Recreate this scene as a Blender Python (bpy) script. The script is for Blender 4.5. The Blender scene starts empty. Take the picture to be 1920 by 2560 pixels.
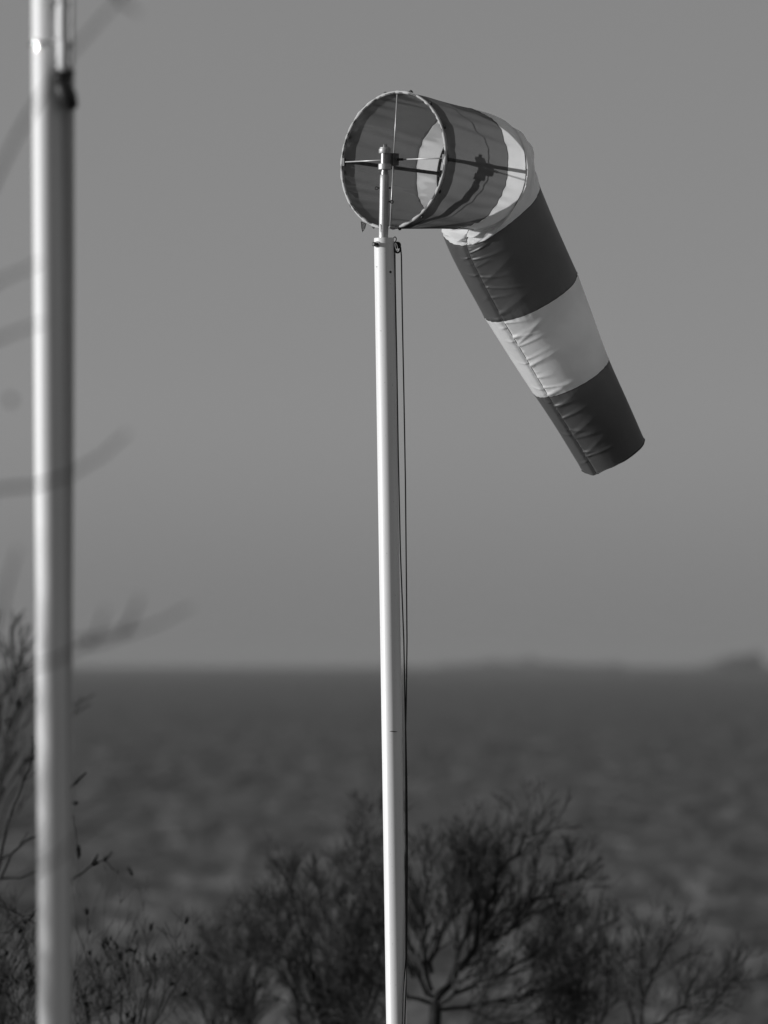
import bpy, math, random
import numpy as np
from mathutils import Vector, noise, Matrix, Quaternion

# ------------------------------------------------------------------ camera, world, sun, exposure
sc = bpy.context.scene
FPX = 18750.0            # focal length in photograph pixels (telephoto)
EYE = 2.2                # lens height above the field, metres
HOR = 1665.0             # photograph row of the horizon
FOCUS = 25.0             # distance of the windsock pole

cam_data = bpy.data.cameras.new('camera')
cam = bpy.data.objects.new('camera', cam_data)
sc.collection.objects.link(cam)
cam.location = (0, 0, EYE)
cam.rotation_euler = (math.radians(90), 0, 0)
cam_data.sensor_width = 36
cam_data.sensor_fit = 'AUTO'
cam_data.lens = 36.0 * FPX / 2560.0
cam_data.shift_y = (HOR - 1280.0) / 2560.0
cam_data.clip_start = 0.5
cam_data.clip_end = 30000
cam_data.dof.use_dof = True
cam_data.dof.focus_distance = FOCUS
cam_data.dof.aperture_fstop = cam_data.lens / 65.0
sc.camera = cam

SUN_AZ = 82.0            # degrees to the left of the direction from the poles to the camera
SUN_EL = 5.5
sun_from = Vector((-math.sin(math.radians(SUN_AZ)) * math.cos(math.radians(SUN_EL)),
                   -math.cos(math.radians(SUN_AZ)) * math.cos(math.radians(SUN_EL)),
                   math.sin(math.radians(SUN_EL))))
world = bpy.data.worlds.new('World')
sc.world = world
world.use_nodes = True
nt = world.node_tree
nt.nodes.clear()
w_out = nt.nodes.new('ShaderNodeOutputWorld')
w_bg = nt.nodes.new('ShaderNodeBackground')
w_bg.inputs['Strength'].default_value = 0.12
w_sky = nt.nodes.new('ShaderNodeTexSky')
w_sky.sky_type = 'NISHITA'
w_sky.sun_disc = False
w_sky.sun_elevation = math.radians(SUN_EL)
# Nishita rotation is measured clockwise from +Y
w_sky.sun_rotation = math.atan2(sun_from.x, sun_from.y)
w_sky.air_density = 1.0
w_sky.dust_density = 0.6
w_sky.ozone_density = 1.0
w_geo = nt.nodes.new('ShaderNodeTexCoord')
w_map = nt.nodes.new('ShaderNodeVectorMath'); w_map.operation = 'MULTIPLY_ADD'
w_map.inputs[1].default_value = (1, 1, 0.8)
w_map.inputs[2].default_value = (0, 0, 0.35)
w_bw = nt.nodes.new('ShaderNodeRGBToBW')   # black-and-white film
nt.links.new(w_geo.outputs['Generated'], w_map.inputs[0])
nt.links.new(w_map.outputs[0], w_sky.inputs['Vector'])
nt.links.new(w_sky.outputs[0], w_bw.inputs[0])
w_sep = nt.nodes.new('ShaderNodeSeparateXYZ')
w_mr = nt.nodes.new('ShaderNodeMapRange'); w_mr.interpolation_type = 'SMOOTHSTEP'   # murk low over the sea, all round
w_mr.inputs['From Min'].default_value = 0.0; w_mr.inputs['From Max'].default_value = 0.036
w_mr.inputs['To Min'].default_value = 0.74; w_mr.inputs['To Max'].default_value = 1.02
w_mul = nt.nodes.new('ShaderNodeMath'); w_mul.operation = 'MULTIPLY'
nt.links.new(w_geo.outputs['Generated'], w_sep.inputs[0]); nt.links.new(w_sep.outputs['Z'], w_mr.inputs['Value'])
nt.links.new(w_bw.outputs[0], w_mul.inputs[0]); nt.links.new(w_mr.outputs[0], w_mul.inputs[1])
nt.links.new(w_mul.outputs[0], w_bg.inputs['Color'])
nt.links.new(w_bg.outputs[0], w_out.inputs['Surface'])

sun_data = bpy.data.lights.new('sun', 'SUN')
sun_data.energy = 2.2
sun_data.angle = math.radians(0.7)
sun_data.color = (1, 1, 1)
sun = bpy.data.objects.new('sun', sun_data)
sc.collection.objects.link(sun)
sun.rotation_euler = sun_from.to_track_quat('Z', 'Y').to_euler()
sun.location = (-20, 10, 20)

sc.view_settings.view_transform = 'Standard'
sc.view_settings.look = 'None'
sc.view_settings.exposure = 0.8
sc.view_settings.gamma = 1.0
sc.view_settings.use_curve_mapping = False
sc.cycles.use_denoising = True
sc.cycles.max_bounces = 10
sc.cycles.transmission_bounces = 8
sc.cycles.transparent_max_bounces = 12
sc.cycles.sample_clamp_indirect = 6

# ------------------------------------------------------------------ helpers
def P(px, py, d=FOCUS):
    return Vector(((px - 960.0) / FPX * d, d, EYE + (HOR - py) / FPX * d))

def link(o, parent=None):
    sc.collection.objects.link(o)
    if parent is not None:
        o.parent = parent
        o.matrix_parent_inverse = Matrix.Translation(-parent.location)
    return o

def mesh_obj(name, verts, faces, mat, parent=None, smooth=True):
    me = bpy.data.meshes.new(name)
    me.from_pydata([tuple(v) for v in verts], [], faces)
    me.materials.append(mat)
    if smooth:
        me.polygons.foreach_set('use_smooth', [True] * len(me.polygons))
    me.update()
    return link(bpy.data.objects.new(name, me), parent)

def empty(name, loc, label=None, cat=None, group=None):
    o = bpy.data.objects.new(name, None)
    o.location = loc
    o.empty_display_size = 0.1
    sc.collection.objects.link(o)
    if label: o['label'] = label
    if cat: o['category'] = cat
    if group: o['group'] = group
    return o

def frame_for(t):
    t = t.normalized()
    a = Vector((0, 0, 1)) if abs(t.z) < 0.9 else Vector((0, 1, 0))
    e1 = t.cross(a).normalized()
    return e1, t.cross(e1).normalized()

def tube_data(pts, radii, n=8, caps=True, closed=False, base=0, V=None, F=None):
    """append a tube to V, F"""
    V = [] if V is None else V
    F = [] if F is None else F
    base = len(V)
    m = len(pts)
    e1 = None
    for i, p in enumerate(pts):
        if closed:
            t = pts[(i + 1) % m] - pts[i - 1]
        else:
            t = pts[min(i + 1, m - 1)] - pts[max(i - 1, 0)]
        if t.length < 1e-9: t = Vector((0, 0, 1))
        t = t.normalized()
        if e1 is None:
            e1, e2 = frame_for(t)
        else:
            e1 = (e1 - t * e1.dot(t)).normalized(); e2 = t.cross(e1)
        r = radii[i] if isinstance(radii, (list, tuple)) else radii
        for k in range(n):
            a = 2 * math.pi * k / n
            V.append(p + (e1 * math.cos(a) + e2 * math.sin(a)) * r)
    rings = m if closed else m - 1
    for i in range(rings):
        j = (i + 1) % m
        for k in range(n):
            k2 = (k + 1) % n
            F.append((base + i * n + k, base + i * n + k2, base + j * n + k2, base + j * n + k))
    if caps and not closed:
        F.append(tuple(base + k for k in range(n))[::-1])
        F.append(tuple(base + (m - 1) * n + k for k in range(n)))
    return V, F

def tube(name, pts, r, mat, parent=None, n=12, closed=False):
    V, F = tube_data([Vector(p) for p in pts], r, n, True, closed)
    return mesh_obj(name, V, F, mat, parent)

def lathe(name, prof, axis_o, axis_d, mat, parent=None, n=40):
    """prof = [(height along the axis, radius)]; sharp corners are doubled"""
    d = axis_d.normalized(); e1, e2 = frame_for(d)
    V, F = [], []
    for h, r in prof:
        for k in range(n):
            a = 2 * math.pi * k / n
            V.append(axis_o + d * h + (e1 * math.cos(a) + e2 * math.sin(a)) * r)
    for i in range(len(prof) - 1):
        for k in range(n):
            k2 = (k + 1) % n
            F.append((i * n + k, i * n + k2, (i + 1) * n + k2, (i + 1) * n + k))
    F.append(tuple(range(n))[::-1]); F.append(tuple((len(prof) - 1) * n + k for k in range(n)))
    o = mesh_obj(name, V, F, mat, parent)
    es = o.modifiers.new('edges', 'EDGE_SPLIT'); es.split_angle = math.radians(35)
    return o

def box(name, c, ax, half, mat, parent=None, bevel=0.0):
    """box about c; ax = three unit axes, half = three half sizes"""
    V = []
    for sx in (-1, 1):
        for sy in (-1, 1):
            for sz in (-1, 1):
                V.append(c + ax[0] * sx * half[0] + ax[1] * sy * half[1] + ax[2] * sz * half[2])
    F = [(0, 1, 3, 2), (4, 6, 7, 5), (0, 4, 5, 1), (2, 3, 7, 6), (0, 2, 6, 4), (1, 5, 7, 3)]
    o = mesh_obj(name, V, F, mat, parent, smooth=False)
    if bevel:
        b = o.modifiers.new('bevel', 'BEVEL'); b.width = bevel; b.segments = 2
    return o

# ------------------------------------------------------------------ materials
def new_mat(name):
    m = bpy.data.materials.new(name); m.use_nodes = True
    return m, m.node_tree, m.node_tree.nodes['Principled BSDF']

def grey(v): return (v, v, v, 1)

def noise_mat(name, lo, hi, rough=0.6, scale=10.0, stretch=(1, 1, 1), metallic=0.0, bump=0.0, detail=5, spec=0.5, bump_dist=0.01):
    m, t, b = new_mat(name)
    tc = t.nodes.new('ShaderNodeTexCoord'); mp = t.nodes.new('ShaderNodeMapping')
    mp.inputs['Scale'].default_value = stretch
    nz = t.nodes.new('ShaderNodeTexNoise'); nz.inputs['Scale'].default_value = scale
    nz.inputs['Detail'].default_value = detail
    cr = t.nodes.new('ShaderNodeValToRGB')
    cr.color_ramp.elements[0].position = 0.3; cr.color_ramp.elements[0].color = grey(lo)
    cr.color_ramp.elements[1].position = 0.7; cr.color_ramp.elements[1].color = grey(hi)
    t.links.new(tc.outputs['Object'], mp.inputs[0]); t.links.new(mp.outputs[0], nz.inputs['Vector'])
    t.links.new(nz.outputs[0], cr.inputs[0]); t.links.new(cr.outputs[0], b.inputs['Base Color'])
    b.inputs['Roughness'].default_value = rough
    b.inputs['Metallic'].default_value = metallic
    b.inputs['Specular IOR Level'].default_value = spec
    if bump:
        bp = t.nodes.new('ShaderNodeBump'); bp.inputs['Strength'].default_value = bump
        bp.inputs['Distance'].default_value = bump_dist
        t.links.new(nz.outputs[0], bp.inputs['Height']); t.links.new(bp.outputs[0], b.inputs['Normal'])
    return m

def paint_mat(name, base, streak, speck, rough=0.45):
    """painted metal with faint vertical runs, dirt specks"""
    m, t, b = new_mat(name)
    tc = t.nodes.new('ShaderNodeTexCoord')
    def nz(scale, st, lo, hi, a, c):
        mp = t.nodes.new('ShaderNodeMapping'); mp.inputs['Scale'].default_value = st
        n = t.nodes.new('ShaderNodeTexNoise'); n.inputs['Scale'].default_value = scale; n.inputs['Detail'].default_value = 6
        r = t.nodes.new('ShaderNodeValToRGB')
        r.color_ramp.elements[0].position = lo; r.color_ramp.elements[0].color = grey(a)
        r.color_ramp.elements[1].position = hi; r.color_ramp.elements[1].color = grey(c)
        t.links.new(tc.outputs['Object'], mp.inputs[0]); t.links.new(mp.outputs[0], n.inputs['Vector']); t.links.new(n.outputs[0], r.inputs[0])
        return r
    r1 = nz(30, (3, 3, 0.06), 0.35, 0.65, base - streak, base)
    r2 = nz(160, (1, 1, 1), 0.27, 0.33, 1 - speck, 1)
    mx = t.nodes.new('ShaderNodeMix'); mx.data_type = 'RGBA'; mx.blend_type = 'MULTIPLY'; mx.inputs[0].default_value = 1
    t.links.new(r1.outputs[0], mx.inputs[6]); t.links.new(r2.outputs[0], mx.inputs[7])
    t.links.new(mx.outputs[2], b.inputs['Base Color'])
    b.inputs['Roughness'].default_value = rough
    return m

def fabric_mat(name, col, trans_col, trans, rough=0.5, gloss=0.05, weave=0.15):
    """thin ripstop nylon: diffuse in front, light let through from behind"""
    m = bpy.data.materials.new(name); m.use_nodes = True
    t = m.node_tree; t.nodes.clear()
    out = t.nodes.new('ShaderNodeOutputMaterial')
    df = t.nodes.new('ShaderNodeBsdfDiffuse'); tr = t.nodes.new('ShaderNodeBsdfTranslucent'); gl = t.nodes.new('ShaderNodeBsdfGlossy')
    tc = t.nodes.new('ShaderNodeTexCoord')
    nz = t.nodes.new('ShaderNodeTexNoise'); nz.inputs['Scale'].default_value = 9; nz.inputs['Detail'].default_value = 6
    r = t.nodes.new('ShaderNodeMapRange'); r.inputs['To Min'].default_value = 0.82; r.inputs['To Max'].default_value = 1.14
    t.links.new(tc.outputs['Object'], nz.inputs['Vector']); t.links.new(nz.outputs[0], r.inputs['Value'])
    def mul(c):
        x = t.nodes.new('ShaderNodeVectorMath'); x.operation = 'SCALE'
        x.inputs[0].default_value = (c, c, c); t.links.new(r.outputs[0], x.inputs['Scale']); return x.outputs[0]
    t.links.new(mul(col), df.inputs['Color']); t.links.new(mul(trans_col), tr.inputs['Color'])
    gl.inputs['Color'].default_value = grey(0.7); gl.inputs['Roughness'].default_value = rough
    nb = t.nodes.new('ShaderNodeTexNoise'); nb.inputs['Scale'].default_value = 55; nb.inputs['Detail'].default_value = 4
    nb.inputs['Distortion'].default_value = 0.6
    bp = t.nodes.new('ShaderNodeBump'); bp.inputs['Strength'].default_value = weave; bp.inputs['Distance'].default_value = 0.004
    t.links.new(tc.outputs['Object'], nb.inputs['Vector']); t.links.new(nb.outputs[0], bp.inputs['Height'])
    for n_ in (df, tr, gl): t.links.new(bp.outputs[0], n_.inputs['Normal'])
    m1 = t.nodes.new('ShaderNodeMixShader'); m1.inputs[0].default_value = trans
    m2 = t.nodes.new('ShaderNodeMixShader')
    fr = t.nodes.new('ShaderNodeFresnel'); fr.inputs['IOR'].default_value = 1.35
    fm = t.nodes.new('ShaderNodeMath'); fm.operation = 'MULTIPLY_ADD'; fm.inputs[1].default_value = 0.35; fm.inputs[2].default_value = gloss
    t.links.new(fr.outputs[0], fm.inputs[0]); t.links.new(fm.outputs[0], m2.inputs[0])
    t.links.new(df.outputs[0], m1.inputs[1]); t.links.new(tr.outputs[0], m1.inputs[2])
    t.links.new(m1.outputs[0], m2.inputs[1]); t.links.new(gl.outputs[0], m2.inputs[2])
    t.links.new(m2.outputs[0], out.inputs['Surface'])
    return m

M_WHITE = paint_mat('pole_white_paint', 0.78, 0.07, 0.45)
M_WHITE2 = paint_mat('mast_white_paint', 0.74, 0.10, 0.3)
M_ALU = noise_mat('brushed_aluminium', 0.38, 0.50, 0.5, 60, (1, 1, 8), 0.45, 0.08, bump_dist=0.001)
M_ROD = noise_mat('galvanised_rod', 0.50, 0.62, 0.4, 60, (1, 1, 1), 0.35)
M_STEEL = noise_mat('dull_steel', 0.20, 0.32, 0.42, 90, (1, 1, 1), 0.7, 0.1, bump_dist=0.001)
M_CHROME = noise_mat('polished_steel', 0.80, 0.86, 0.16, 30, (1, 1, 1), 1.0)
M_MIRROR = noise_mat('mirror_steel', 0.85, 0.9, 0.07, 30, (1, 1, 1), 1.0)
M_BLACK = noise_mat('black_rubber', 0.012, 0.022, 0.55, 40, (1, 1, 1))
M_BARS = noise_mat('dark_frame_bar', 0.03, 0.08, 0.5, 45, (1, 1, 1))
M_ROPE = noise_mat('black_cord', 0.010, 0.020, 0.8, 300, (1, 1, 1), 0, 0.3, bump_dist=0.001)
M_GROPE = noise_mat('pale_halyard', 0.48, 0.58, 0.8, 200, (1, 1, 1), 0, 0.3, bump_dist=0.001)
M_THREAD = noise_mat('dark_thread', 0.03, 0.05, 0.9, 200)
M_FDARK = fabric_mat('dark_nylon', 0.130, 0.185, 0.5, 0.42, 0.024)
M_FHEM = fabric_mat('dark_nylon_double', 0.055, 0.070, 0.35, 0.45, 0.015)
M_FWHITE = fabric_mat('white_nylon', 0.94, 0.97, 0.50, 0.5, 0.02)
M_PIPE = fabric_mat('white_piping', 0.60, 0.40, 0.25, 0.6, 0.02)
M_BARK = noise_mat('dark_bark', 0.018, 0.04, 0.85, 30, (1, 1, 1), 0, 0.4, spec=0.2)
M_TWIG = noise_mat('dark_twigs', 0.03, 0.065, 0.8, 12, (1, 1, 1), spec=0.2)
M_BUD = noise_mat('dark_seed_head', 0.010, 0.022, 0.9, 60, (1, 1, 1), spec=0.2)

# ------------------------------------------------------------------ the sea and the bank
SEA = -1.3
def build_sea():
    ny, nx = 1500, 380
    t = np.linspace(0, 1, ny)
    Y = (60.0 ** -0.5 * (1 - t) + 6900.0 ** -0.5 * t) ** -2     # rows follow perspective
    u = np.linspace(-1, 1, nx)
    X = np.outer(Y * 0.11 + 4, np.sign(u) * np.abs(u) ** 1.5)
    YY = np.repeat(Y[:, None], nx, 1)
    dy = np.gradient(Y)[:, None]
    rs = np.random.RandomState(4)
    Z = np.zeros_like(X)
    for k in range(60):
        lam = 0.5 * (11.0 ** rs.rand())
        th = math.radians(205) + rs.normal(0, 0.62)
        kx, ky = 2 * math.pi / lam * math.sin(th), 2 * math.pi / lam * math.cos(th)
        slope = 0.038 * (0.7 + 0.6 * rs.rand())
        fade = np.clip(1.6 - 2.0 * dy * abs(ky) / (2 * math.pi) * 1.0, 0, 1)
        ph = kx * X + ky * YY + rs.rand() * 6.28
        Z += fade * slope * lam / 6.28 * (np.sin(ph) + 0.25 * np.sin(2 * ph + 1.2))
    Z = Z + SEA
    V = np.stack([X.ravel(), YY.ravel(), Z.ravel()], 1)
    idx = np.arange(ny * nx).reshape(ny, nx)
    F = np.stack([idx[:-1, :-1].ravel(), idx[:-1, 1:].ravel(), idx[1:, 1:].ravel(), idx[1:, :-1].ravel()], 1)
    me = bpy.data.meshes.new('sea')
    me.vertices.add(len(V)); me.vertices.foreach_set('co', V.astype(np.float32).ravel())
    me.loops.add(F.size); me.loops.foreach_set('vertex_index', F.astype(np.int32).ravel())
    me.polygons.add(len(F)); me.polygons.foreach_set('loop_start', np.arange(0, F.size, 4, dtype=np.int32))
    me.polygons.foreach_set('loop_total', np.full(len(F), 4, dtype=np.int32))
    me.polygons.foreach_set('use_smooth', np.ones(len(F), dtype=bool))
    me.update(calc_edges=True)
    return me

def sea_mat():
    m, t, b = new_mat('murky_sea')
    tc = t.nodes.new('ShaderNodeTexCoord')
    def nz(scale, st, det=5):
        mp = t.nodes.new('ShaderNodeMapping'); mp.inputs['Scale'].default_value = st
        n = t.nodes.new('ShaderNodeTexNoise'); n.inputs['Scale'].default_value = scale; n.inputs['Detail'].default_value = det
        t.links.new(tc.outputs['Object'], mp.inputs[0]); t.links.new(mp.outputs[0], n.inputs['Vector'])
        return n
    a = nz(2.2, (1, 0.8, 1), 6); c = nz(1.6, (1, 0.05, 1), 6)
    r = t.nodes.new('ShaderNodeValToRGB')      # murky water; light and dark of the chop painted in as streaks
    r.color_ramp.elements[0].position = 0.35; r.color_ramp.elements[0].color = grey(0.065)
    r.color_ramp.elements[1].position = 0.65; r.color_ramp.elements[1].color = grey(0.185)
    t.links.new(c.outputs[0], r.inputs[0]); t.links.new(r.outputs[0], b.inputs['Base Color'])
    bp = t.nodes.new('ShaderNodeBump'); bp.inputs['Strength'].default_value = 0.7; bp.inputs['Distance'].default_value = 0.30
    g = nz(0.5, (1, 0.06, 1), 5); h = nz(0.55, (1, 0.25, 1), 4)
    a1 = t.nodes.new('ShaderNodeMath'); a1.operation = 'MULTIPLY_ADD'; a1.inputs[1].default_value = 2.2
    t.links.new(h.outputs[0], a1.inputs[0]); t.links.new(a.outputs[0], a1.inputs[2])
    gr = t.nodes.new('ShaderNodeMapRange'); gr.inputs['From Min'].default_value = .35; gr.inputs['From Max'].default_value = .65
    gr.inputs['To Min'].default_value = .22; gr.inputs['To Max'].default_value = 1.0   # gusts roughen patches of the water
    t.links.new(g.outputs[0], gr.inputs['Value']); t.links.new(gr.outputs[0], bp.inputs['Strength'])
    t.links.new(a1.outputs[0], bp.inputs['Height']); t.links.new(bp.outputs[0], b.inputs['Normal'])
    rr = t.nodes.new('ShaderNodeMapRange'); rr.inputs['From Min'].default_value = .35; rr.inputs['From Max'].default_value = .65
    rr.inputs['To Min'].default_value = .32; rr.inputs['To Max'].default_value = .68
    t.links.new(c.outputs[0], rr.inputs['Value']); t.links.new(rr.outputs[0], b.inputs['Roughness'])
    b.inputs['IOR'].default_value = 1.33
    return m
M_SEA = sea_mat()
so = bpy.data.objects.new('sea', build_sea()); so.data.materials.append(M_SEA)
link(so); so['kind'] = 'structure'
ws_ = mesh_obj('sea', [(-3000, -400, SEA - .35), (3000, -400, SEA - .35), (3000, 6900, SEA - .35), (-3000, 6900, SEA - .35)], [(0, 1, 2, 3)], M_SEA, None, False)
ws_['kind'] = 'structure'
M_BANK = noise_mat('grassy_bank', 0.08, 0.17, 0.95, 3.0, (1, 1, 1), 0, 0.5, spec=0.1, bump_dist=0.05)
# the bank the poles and shrubs grow from, falling to the water behind them
def bank():
    n, m = 70, 80
    V, F = [], []
    for j in range(m + 1):
        for i in range(n + 1):
            x = -60 + 120 * i / n; y = -12 + 58 * j / m
            z = 0.03 * noise.noise(Vector((x * 0.4, y * 0.4, 1)))
            z -= max(0, (y - 37.5) / 7.0) ** 1.3 * 2.6
            V.append((x, y, z))
    for j in range(m):
        for i in range(n):
            a = j * (n + 1) + i
            F.append((a, a + 1, a + n + 2, a + n + 1))
    o = mesh_obj('ground', V, F, M_BANK); o['kind'] = 'structure'
bank()

# far wooded shore on the horizon: leafy lumps made of many small faces
def far_wood(name, label, x0, x1, d, hmax, seed, profile, group=None):
    rnd = random.Random(seed)
    V, F = [], []
    W = (x1 - x0) / FPX * d
    for k in range(9000):
        s = rnd.random()
        x = P(x0, HOR, d).x + W * s
        top = hmax * profile(s) * (0.8 + 0.35 * noise.noise(Vector((s * 9, seed, 0))))
        if top <= 0.1: continue
        z = SEA + top * rnd.random() ** 0.7
        y = d + rnd.uniform(-1, 1) * hmax * 1.2 * math.sqrt(max(0.05, 1 - ((z - SEA) / (top + .01)) ** 2))
        r = hmax * rnd.uniform(0.02, 0.06)
        c = Vector((x, y, z)); a = Vector((rnd.uniform(-1, 1), rnd.uniform(-1, 1), rnd.uniform(-1, 1))).normalized()
        e1, e2 = frame_for(a); b0 = len(V)
        V += [c + e1 * r, c + e2 * r, c - e1 * r, c - e2 * r]; F.append((b0, b0 + 1, b0 + 2, b0 + 3))
    o = mesh_obj(name, V, F, M_WOOD, None, False)
    o['kind'] = 'stuff'; o['label'] = label; o['category'] = 'wood'
M_WOOD = noise_mat('distant_foliage', 0.13, 0.22, 0.9, 0.05, spec=0.1)
far_wood('distant_wood', 'hazy dark wood on the far shore at the right edge', 1720, 1915, 4300, 15.0, 5, lambda s: min(1, s * 1.3) ** .6 * (0.62 + 0.38 * s) * min(1, (1 - s) * 8 + .15) * (1 + .12 * math.sin(s * 23)))
far_wood('distant_wood', 'faint low wood on the far shore right of the windsock pole', 1090, 1560, 5200, 10.0, 8, lambda s: 0.55 + 0.45 * math.exp(-((s - .42) / .22) ** 2))
far_wood('distant_wood', 'thin low shore strip along the whole horizon', -500, 2500, 6000, 6.8, 9, lambda s: 1.0)
# the flat far shore the woods stand on
sh = mesh_obj('far_shore', [(-1500, 4200, SEA - .5), (1500, 4200, SEA - .5), (1500, 6800, SEA + 2.4), (-1500, 6800, SEA + 2.4), (-1500, 4260, SEA + .6), (1500, 4260, SEA + .6)], [(0, 1, 5, 4), (4, 5, 2, 3)], M_BANK, None, False)
sh['kind'] = 'structure'

# ------------------------------------------------------------------ windsock pole
pole_x = [(600, 960.5), (1100, 968.5), (1600, 977.5), (1850, 983), (2560, 993), (3315, 1004)]
def polex(y):
    for (a, b), (c, d) in zip(pole_x, pole_x[1:]):
        if y <= c: return b + (d - b) * (y - a) / (c - a)
    return pole_x[-1][1]
S = 1 / 750.0
top_c = P(960.0, 595); bot_c = P(1003.5, 3315)
wp = empty('windsock_pole', bot_c, 'tall slim white windsock pole in sharp focus, slightly leaning, carrying the striped sock', 'pole')
ax = (top_c - bot_c).normalized(); L = (top_c - bot_c).length
lathe('pole', [(-0.1, 0.0350), (0, 0.0350), (L - 0.002, 0.0334), (L, 0.0326), (L, 0.012)], bot_c, ax, M_WHITE, wp, 64)
tt = P(961.6, 437); tb = P(958.3, 610)
tax = (tt - tb).normalized(); TL = (tt - tb).length
lathe('inner_tube', [(0, 0.0157), (TL - 0.022, 0.0155), (TL - 0.001, 0.0152), (TL, 0.0145)], tb, tax, M_ALU, wp, 48)
lathe('spindle', [(0, 0.0125), (0.014, 0.0125), (0.014, 0.0108), (0.03, 0.0108)], tt - tax * 0.004, tax, M_STEEL, wp, 32)
# locking screw at the pole head
def screw(px, py, side, r, l, mat=M_BLACK, name='locking_screw', base=True):
    c = P(px, py)
    h = (-0.62, -0.78, 0) if side < 0 else (0.8, -0.6, 0)
    d = Vector(h)
    o = lathe(name, [(0, r * 0.6), (l * 0.35, r * 0.6), (l * 0.35, r), (l * 0.9, r), (l, r * 0.7)], c, d, mat, wp, 16)
    if base:
        lathe('washer', [(0, r * 1.75), (0.002, r * 1.75), (0.002, r * 1.2)], c, d, M_CHROME, o, 20)
cs = P(958.5, 612) + Vector((-0.62, -0.78, 0)) * 0.0325
d_ = Vector((-0.62, -0.78, 0))
sc_o = lathe('locking_screw', [(-0.004, 0.0045), (0.006, 0.0045), (0.006, 0.0068), (0.020, 0.0074), (0.022, 0.005)], cs, d_, M_BLACK, wp, 16)
lathe('washer', [(-0.001, 0.0105), (0.002, 0.0105), (0.003, 0.008)], cs, d_, M_CHROME, wp, 24)
ch = P(961, 681) + Vector((0.6, -0.8, 0)) * 0.0334
lathe('rivet', [(-0.001, 0.0042), (0.0012, 0.0042), (0.0016, 0.003)], ch, Vector((0.6, -0.8, 0)), M_BLACK, wp, 14)
ch = P(961, 668) + Vector((-0.75, -0.66, 0)) * 0.0334
lathe('rivet', [(-0.001, 0.0018), (0.001, 0.0016)], ch, Vector((-0.75, -0.66, 0)), M_BLACK, wp, 10)
# small eyelets on the inner tube
for (px, py, dx) in ((943, 470, -1), (975, 470, 1), (976, 504, 1)):
    a = P(960.5, py) + Vector((dx * 0.0155, -0.002, 0)); b = a + Vector((dx * 0.006, 0, 0))
    tube('set_screw', [a - Vector((dx * 0.004, 0, 0)), b, b + Vector((dx * 0.001, 0, 0.001))], [0.0026, 0.0026, 0.0016], M_BLACK, wp, 8)
    if px != 975:
        c = b + Vector((dx * 0.004, 0, -0.001)); R_ = 0.0048
        tube('eyelet', [c + Vector((math.cos(k * math.pi / 8) * R_, 0, math.sin(k * math.pi / 8) * R_)) for k in range(16)], 0.0015, M_BLACK, wp, 6, True)
# a scuffed dark tape mark on the pole
ym = 1828
cm = P(polex(ym), ym)
V, F = [], []
for k in range(13):
    a = math.radians(-20 + 46 * k / 12)
    for dz, rr in ((-0.0016, 0), (0.0016, 0)):
        V.append(cm + Vector((math.sin(a) * 0.0352, -math.cos(a) * 0.0352, dz * math.sin(math.pi * (k + .6) / 13.2) - 0.0004 * k * 0.3)))
for k in range(12): F.append((2 * k, 2 * k + 2, 2 * k + 3, 2 * k + 1))
mesh_obj('scratch', V, F, M_BARS, wp)

# pulley with snap link and the two falls of cord
pv = P(992, 618, 25.0)
def ring_pts(c, e1, e2, r1, r2, n=24):
    return [c + e1 * math.cos(2 * math.pi * k / n) * r1 + e2 * math.sin(2 * math.pi * k / n) * r2 for k in range(n)]
X1, Y1, Z1 = Vector((1, 0, 0)), Vector((0, 1, 0)), Vector((0, 0, 1))
tilt = Quaternion((0, 1, 0), math.radians(12)).to_matrix()
puo = lathe('pulley', [(-0.004, 0.010), (-0.003, 0.012), (0, 0.008), (0.003, 0.012), (0.004, 0.010)], P(993.5, 613), Vector((0.35, -1, 0)), M_BLACK, wp, 24)
puo.scale = (1, 1, 1)
tube('shackle', ring_pts(P(986.5, 599), tilt @ X1, tilt @ Z1, 0.0055, 0.009), 0.0016, M_BLACK, wp, 6, True)
tube('snap_link', ring_pts(P(990.5, 618) + Vector((0, -0.012, 0)), tilt.inverted() @ X1, tilt.inverted() @ Z1, 0.0035, 0.0135), 0.0016, M_CHROME, wp, 8, True)
tube('shackle', ring_pts(P(994, 622) , X1, Z1, 0.009, 0.013), 0.003, M_BLACK, wp, 8, True)
def path(pts, d0=25.0, step=40):
    out = []
    for (a, b, da), (c, e, dc) in zip(pts, pts[1:]):
        n = max(2, int(abs(e - b) / step))
        for k in range(n):
            t = k / n; out.append(P(a + (c - a) * t, b + (e - b) * t, d0 + da + (dc - da) * t))
    a, b, da = pts[-1]; out.append(P(a, b, d0 + da))
    return out
cord1 = path([(987, 606, -.01), (988, 700, 0), (992, 900, 0), (996, 1150, 0), (1001, 1380, 0), (1009.5, 1600, 0), (1013, 1780, 0), (1014.5, 1830, 0), (1017, 1950, -.004), (1018.5, 2120, -.01), (1017, 2330, -.02), (1016, 2440, -.03), (1012, 2560, -.037), (1010, 3200, -.04)])
cord2 = path([(996, 606, -.008), (1001.5, 618, -.008), (1003.5, 640, -.008), (1006, 800, 0), (1010, 1000, 0), (1013.5, 1200, 0), (1016, 1450, 0), (1017.5, 1600, 0), (1015.5, 1760, 0), (1014, 1827, .003), (1014.5, 1950, .005), (1015, 2100, .005), (1014.5, 2400, -.02), (1007.5, 2484, -.036), (1005.5, 2560, -.040), (1004, 3200, -.045)])
tube('halyard', cord1, 0.0022, M_ROPE, wp, 8)
tube('halyard', cord2, 0.0022, M_ROPE, wp, 8)

# ------------------------------------------------------------------ windsock
AZ = math.radians(41.0)
def ndir(x, y, z): return Vector((x, y, z)).normalized()
A_DIR = ndir(math.sin(AZ), math.cos(AZ), -0.075)
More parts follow.
